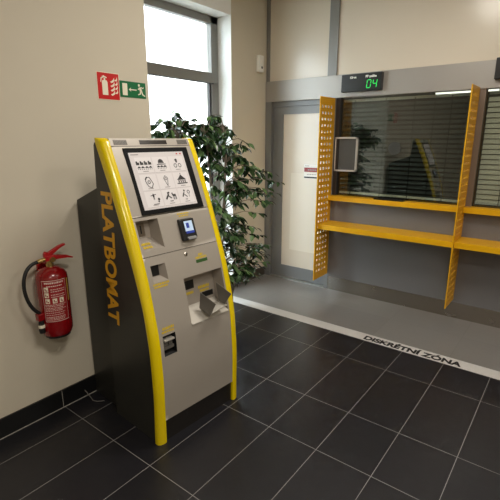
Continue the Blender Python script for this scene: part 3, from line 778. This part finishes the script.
# recesses
rr1, B1 = recess('ticket_recess', R1, 0.075, (0.0, 0.018, 0.045, 0.004), K)
plate = obj('coin_plate', MB().prism([(.100, 1.105), (.146, 1.105), (.146, 1.172), (.100, 1.172)], lambda a, b, t: (a, B1(a, b)[1]-t, b), 0, .006), mat('coin_plate', (120, 108, 94), 0.35, 0.6, noise=0.05), rr1)
obj('coin_slot', MB().prism([(.119, 1.118), (.127, 1.118), (.127, 1.160), (.119, 1.160)], lambda a, b, t: (a, B1(a, b)[1]-t, b), .006, .0072), M_black, rr1)
def scribble(name, parent, rows, fn, m=M_styel, seed=1, fill=0.75):
    q_ = random.Random(seed); mb = MB()
    for (w0, w1, z0, z1) in rows:
        a = w0
        while a < w1-0.002:
            l = q_.uniform(.006, .016); b = min(a+l, w1); mb.quad(fn(a, z0), fn(b, z0), fn(b, z1), fn(a, z1)); a = b+.003
    return obj(name, mb, m, parent, rec=False)
def fl1(a, b): # sloped floor of the ticket recess: b = 0 front .. 1 back
    p0 = Vector(S(a, R1[2])); p1 = Vector(B1(a, R1[2]+.045)); p = p0.lerp(p1, b); return (p.x, p.y-.001, p.z+.0015)
scribble('ticket_sticker', rr1, [(.075, .140, .42, .60), (.082, .135, .16, .32)], fl1, seed=2)
rr2, B2 = recess('receipt_recess', R2, 0.035, (0.006, 0.022, 0.020, 0.004), K)
obj('slot_mouth', MB().prism([(.092, .910), (.148, .910), (.148, .964), (.092, .964)], lambda a, b, t: (a, B2(a, b)[1]-t, b), 0, .004), M_black, rr2)
scribble('receipt_sticker', low, [(.074, .174, .872, .882), (.078, .165, .858, .867)], lambda a, b: S(a, b, .0012), seed=3)
rr4, B4 = recess('banknote_slot', R4, 0.03, (0.006, 0.006, 0.01, 0.006), K, M_black)
for nm, a0, a1, b0, b1, dp, mm in (('slot_guide', .082, .146, .578, .586, .03, M_ktray), ('slot_guide', .082, .146, .530, .545, .02, M_kfin), ('slot_roller', .088, .108, .548, .572, .015, M_kfin), ('slot_roller', .118, .140, .548, .572, .015, M_kfin)):
    obj(nm, MB().prism([(a0, b0), (a1, b0), (a1, b1), (a0, b1)], lambda a, b, t: (a, B4(a, b)[1]-t, b), 0, dp), mm, rr4)
scribble('banknote_sticker', low, [(.078, .152, .642, .656), (.070, .152, .626, .636)], lambda a, b: S(a, b, .0012), seed=4)
# output tray recess
rr3, B3 = recess('output_recess', R3, 0.095, (0.0, 0.0, 0.055, 0.0), K)
def bk(a, b, o=0.001): p = B3(a, b); return (p[0], p[1]-o, p[2])
def bq(mb, a0, a1, z0, z1, o=.0015): return mb.quad(bk(a0, z0, o), bk(a1, z0, o), bk(a1, z1, o), bk(a0, z1, o))
obj('output_slot', bq(MB(), .325, .400, .765, .815), M_black, rr3, rec=False)
obj('output_slot', bq(MB(), .455, .540, .690, .722), M_black, rr3, rec=False)
scribble('output_sticker', rr3, [(.335, .395, .735, .75)], lambda a, b: bk(a, b, .0015), seed=6)
scribble('output_sticker', rr3, [(.43, .515, .748, .765), (.44, .51, .727, .740)], lambda a, b: bk(a, b, .0015), seed=9)
# tray sheet sloping out of the recess, with two upright fins
def T(w_, k_, up=0): 
    p0 = Vector(B3(w_, R3[2]+.062)); p1 = Vector(S(w_, R3[2]+.004, .006)); p = p0.lerp(p1, k_); return (p.x, p.y, p.z+up)
tr_ = obj('output_tray', MB().prism([(R3[0]+.003, 0), (R3[1]-.003, 0), (R3[1]-.003, 1), (R3[0]+.003, 1)], lambda a, b, t: T(a, b, t), 0, .004), M_ktray, rr3)
def fin(w_, pts):
    o = obj('tray_fin', MB().prism([(-n, z) for n, z in pts], lambda a, b, t: (w_+t, a, b), 0, .004), M_kfin, rr3); return o
fin(.380, [(-.071, .757), (.052, .720), (.002, .634), (-.083, .660)])
fin(.505, [(-.074, .787), (.050, .745), (-.004, .670), (-.05, .674)])
obj('tray_flap', MB().add([(.384, .075, .668), (.505, .075, .668), (.505, -.020, .672), (.384, -.016, .655), (.384, .075, .664), (.505, .075, .664), (.505, -.020, .668), (.384, -.016, .651)],
    [(0, 1, 2, 3), (4, 7, 6, 5), (0, 4, 5, 1), (1, 5, 6, 2), (2, 6, 7, 3), (3, 7, 4, 0)]), M_ktray, rr3)
# card reader
Fc = flat(1.05, 1.18)
cr_ = obj('card_reader', MB().prism([(.318, 1.060), (.408, 1.060), (.418, 1.072), (.418, 1.172), (.322, 1.172), (.318, 1.165)], lambda a, b, t: Fc(a, b, t), -.002, .022), M_black, K, bevel=.003)
obj('reader_screen', MB().quad(Fc(.344, 1.108, .0226), Fc(.402, 1.108, .0226), Fc(.402, 1.162, .0226), Fc(.344, 1.162, .0226)), M_bluew, cr_)
obj('reader_marks', MB().quad(Fc(.356, 1.125, .0232), Fc(.376, 1.125, .0232), Fc(.376, 1.152, .0232), Fc(.356, 1.152, .0232)).quad(Fc(.346, 1.096, .0232), Fc(.404, 1.096, .0232), Fc(.404, 1.109, .0232), Fc(.346, 1.109, .0232)), M_blue, cr_)
obj('card_lip', MB().prism([(.342, 1.066), (.402, 1.066), (.402, 1.080), (.342, 1.080)], lambda a, b, t: Fc(a, b, t), .022, .036), mat('reader_lip', (150, 150, 150), 0.35, 0.3, noise=0.05), cr_, bevel=.003)
scribble('reader_sticker', mid, [(.330, .412, 1.196, 1.204), (.338, .404, 1.184, 1.191)], lambda a, b: S(a, b, .0012), seed=7)
# lock and coloured sticker
lk = Matrix.Rotation(math.radians(70), 3, 'X')
lo = obj('lock', MB().lathe([(0, 0), (.011, 0), (.011, .004), (.008, .006), (0, .006)], S(.321, .988), 16, lk), M_steel, K, smooth=True)
obj('keyhole', MB().lathe([(0, .0062), (.004, .0062), (.004, .0072), (0, .0072)], S(.321, .988), 10, lk), M_black, lo)
scribble('card_sticker', low, [(.380, .462, .949, .960), (.405, .437, .963, .976)], lambda a, b: S(a, b, .0012), seed=8)
obj('green_sticker', MB().quad(S(.380, .927, .0012), S(.464, .927, .0012), S(.464, .944, .0012), S(.380, .944, .0012)), M_stgrn, K)

# power cable of the kiosk on the floor
cp = [Vector((-2.302, 1.255, 0.05)), Vector((-2.285, 1.262, 0.03)), Vector((-2.26, 1.265, 0.012)), Vector((-2.22, 1.258, 0.006)), Vector((-2.19, 1.268, 0.006)), Vector((-2.16, 1.30, 0.006))]
tag(obj('power_cable', MB().tube(cp, 0.0025, 8), mat('cable_grey', (110, 107, 103), 0.5, noise=0.05), smooth=True), 'thin grey power cable running from the baseboard under the dark kiosk side', 'cable')

# ------------------------------------------------------------------ ficus behind the kiosk
PX, PY_ = -2.52, 2.72
pl = thing('potted_ficus', 'tall leafy green ficus in a pot between kiosk and window', 'plant', (PX, PY_, 0))
obj('pot', MB().lathe([(0, 0.0), (.14, 0.0), (.15, .01), (.19, .30), (.20, .31), (.20, .34), (.18, .34), (.175, .30), (0, .30)], (0, 0, 0), 32), M_pot, pl, smooth=True)
obj('soil', MB().lathe([(0, .305), (.10, .308), (.177, .302)], (0, 0, 0), 24), M_soil, pl)
stems = [[(0, 0, .28), (.01, .0, .6), (.03, -.02, 1.0), (.03, -.05, 1.35), (.06, -.12, 1.62)],
         [(.04, .03, .28), (.05, .05, .7), (.06, .10, 1.1), (.05, .14, 1.5), (.0, .16, 1.72)],
         [(-.04, -.02, .28), (-.04, -.04, .65), (-.02, -.10, 1.05), (.0, -.25, 1.4), (.05, -.42, 1.6)]]
tk = MB()
def sample(poly, t):
    n = len(poly)-1; i = min(int(t*n), n-1); return Vector(poly[i]).lerp(Vector(poly[i+1]), t*n-i)
for s in stems: tk.tube([sample(s, i/16) for i in range(17)], [.017-.011*i/16 for i in range(17)], 8)
obj('trunk', tk, M_bark, pl, smooth=True)
# ellipsoids of foliage, in plant coordinates: centre, radii, number of twigs
EL = [((.02, -.42, 1.64), (.20, .28, .19), 40), ((.0, -.08, 1.64), (.22, .30, .20), 36), ((.08, .12, 1.38), (.24, .30, .30), 40),
      ((.0, .10, 1.62), (.2, .3, .18), 16), ((.14, .28, 1.12), (.24, .30, .26), 20), ((.08, .02, .92), (.22, .26, .28), 24),
      ((.12, .24, .62), (.24, .32, .32), 60), ((.05, .18, .30), (.26, .30, .16), 16), ((.20, .55, 1.16), (.12, .22, .14), 8), ((.05, -.25, 1.2), (.22, .22, .3), 16)]
tw = MB(); lf = MB()
def leaf(p, d, size):
    d = d.normalized(); up = Vector((R.uniform(-.6, .6), R.uniform(-.6, .6), 1)).normalized()
    s = d.cross(up)
    if s.length < .05: s = Vector((1, 0, 0))
    s.normalize(); n = s.cross(d); l = size; w_ = size*R.uniform(.27, .37); dr = Vector((0, 0, -1))
    q = []
    for t, ww in ((0, 0.06), (.18, .62), (.42, 1.0), (.68, .78), (.88, .34), (1, .0)):
        c = p+d*l*t+dr*(.22*l*t*t)
        q.append((c-s*w_*ww+n*w_*ww*.28, c, c+s*w_*ww+n*w_*ww*.28))
    vs = [x for r_ in q for x in r_]; fs = []
    for i in range(5): a = i*3; fs += [(a, a+1, a+4, a+3), (a+1, a+2, a+5, a+4)]
    lf.add(vs, fs)
for c, rad, n in EL:
    for i in range(n):
        while True:
            v = Vector((R.uniform(-1, 1), R.uniform(-1, 1), R.uniform(-1, 1)))
            if v.length < 1: break
        tip = Vector((c[0]+v.x*rad[0], c[1]+v.y*rad[1], c[2]+v.z*rad[2]))
        if tip.x+PX < XN+.12: tip.x = XN+.14-PX
        best = None
        for s in stems:
            for k_ in range(17):
                q = sample(s, k_/16); dd_ = (q-tip).length+max(0, q.z-tip.z)*.8
                if best is None or dd_ < best[0]: best = (dd_, q)
        q = best[1]; mid_ = q.lerp(tip, .55)+Vector((0, 0, .05))
        pts = [q, q.lerp(mid_, .5)+Vector((0, 0, .015)), mid_, mid_.lerp(tip, .6), tip]
        tw.tube(pts, [.0045, .0038, .003, .0022, .0014], 5)
        m_ = R.randint(6, 9); dv = (tip-mid_)
        dv = dv.normalized() if dv.length > .02 else Vector((1, 0, 0))
        for k_ in range(m_):
            t = .25+.75*k_/(m_-1); p = mid_.lerp(tip, t)
            a = R.uniform(0, 2*PI); side = Vector((math.cos(a), math.sin(a), R.uniform(-.5, .15)))
            if k_ == m_-1: side = dv
            dirn = dv*.5+side*.9+Vector((0, 0, -.25)); sz = R.uniform(.052, .080)
            e_ = p+dirn.normalized()*sz
            if e_.x+PX < XN+.02 or (e_.y+PY_ < YE+.02): continue
            leaf(p, dirn, sz)
obj('twigs', tw, M_bark, pl, rec=False)
obj('foliage', lf, M_leaf, pl, smooth=True, rec=False)

# ------------------------------------------------------------------ outside the window
struct('street', MB().box(-14, -3.3, -6, 16, -0.3, -0.2), M_asph)
bd = thing('street_building', 'pale building across the street seen through the window', 'building', (-9.2, 6, -0.2))
obj('facade', MB().box(-.5, 0, -9, 9, 0, 9), M_fac, bd)
obj('cornice', MB().box(0, .12, -9, 9, 2.62, 2.72).box(0, .06, -9, 9, 3.9, 3.96), mat('cornice', (214, 206, 200), .8, noise=.04), bd)

# ------------------------------------------------------------------ lights
def area(name, loc, rot, sx, sy, power, col):
    l = bpy.data.lights.new(name, 'AREA'); l.shape = 'RECTANGLE'; l.size = sx; l.size_y = sy; l.energy = power; l.color = col
    o = bpy.data.objects.new(name, l); COL.objects.link(o); o.location = loc; o.rotation_euler = rot; return o
WARM = (1.0, 0.94, 0.85)
for i, (x, y, p) in enumerate(((0.2, 0.6, 38), (-0.9, 2.3, 33), (1.4, 2.2, 24), (1.2, -1.2, 32))):
    area('ceiling_lamp_light', (x, y, CE-0.06), (0, 0, 0), 0.6, 0.6, p, WARM)
area('office_light', (0.0, YF+0.6, CE-0.06), (0, 0, 0), 2.5, 0.4, 2, WARM)
area('store_light', (-2.6, YF+0.5, CE-0.06), (0, 0, 0), 0.8, 0.4, 6, WARM)
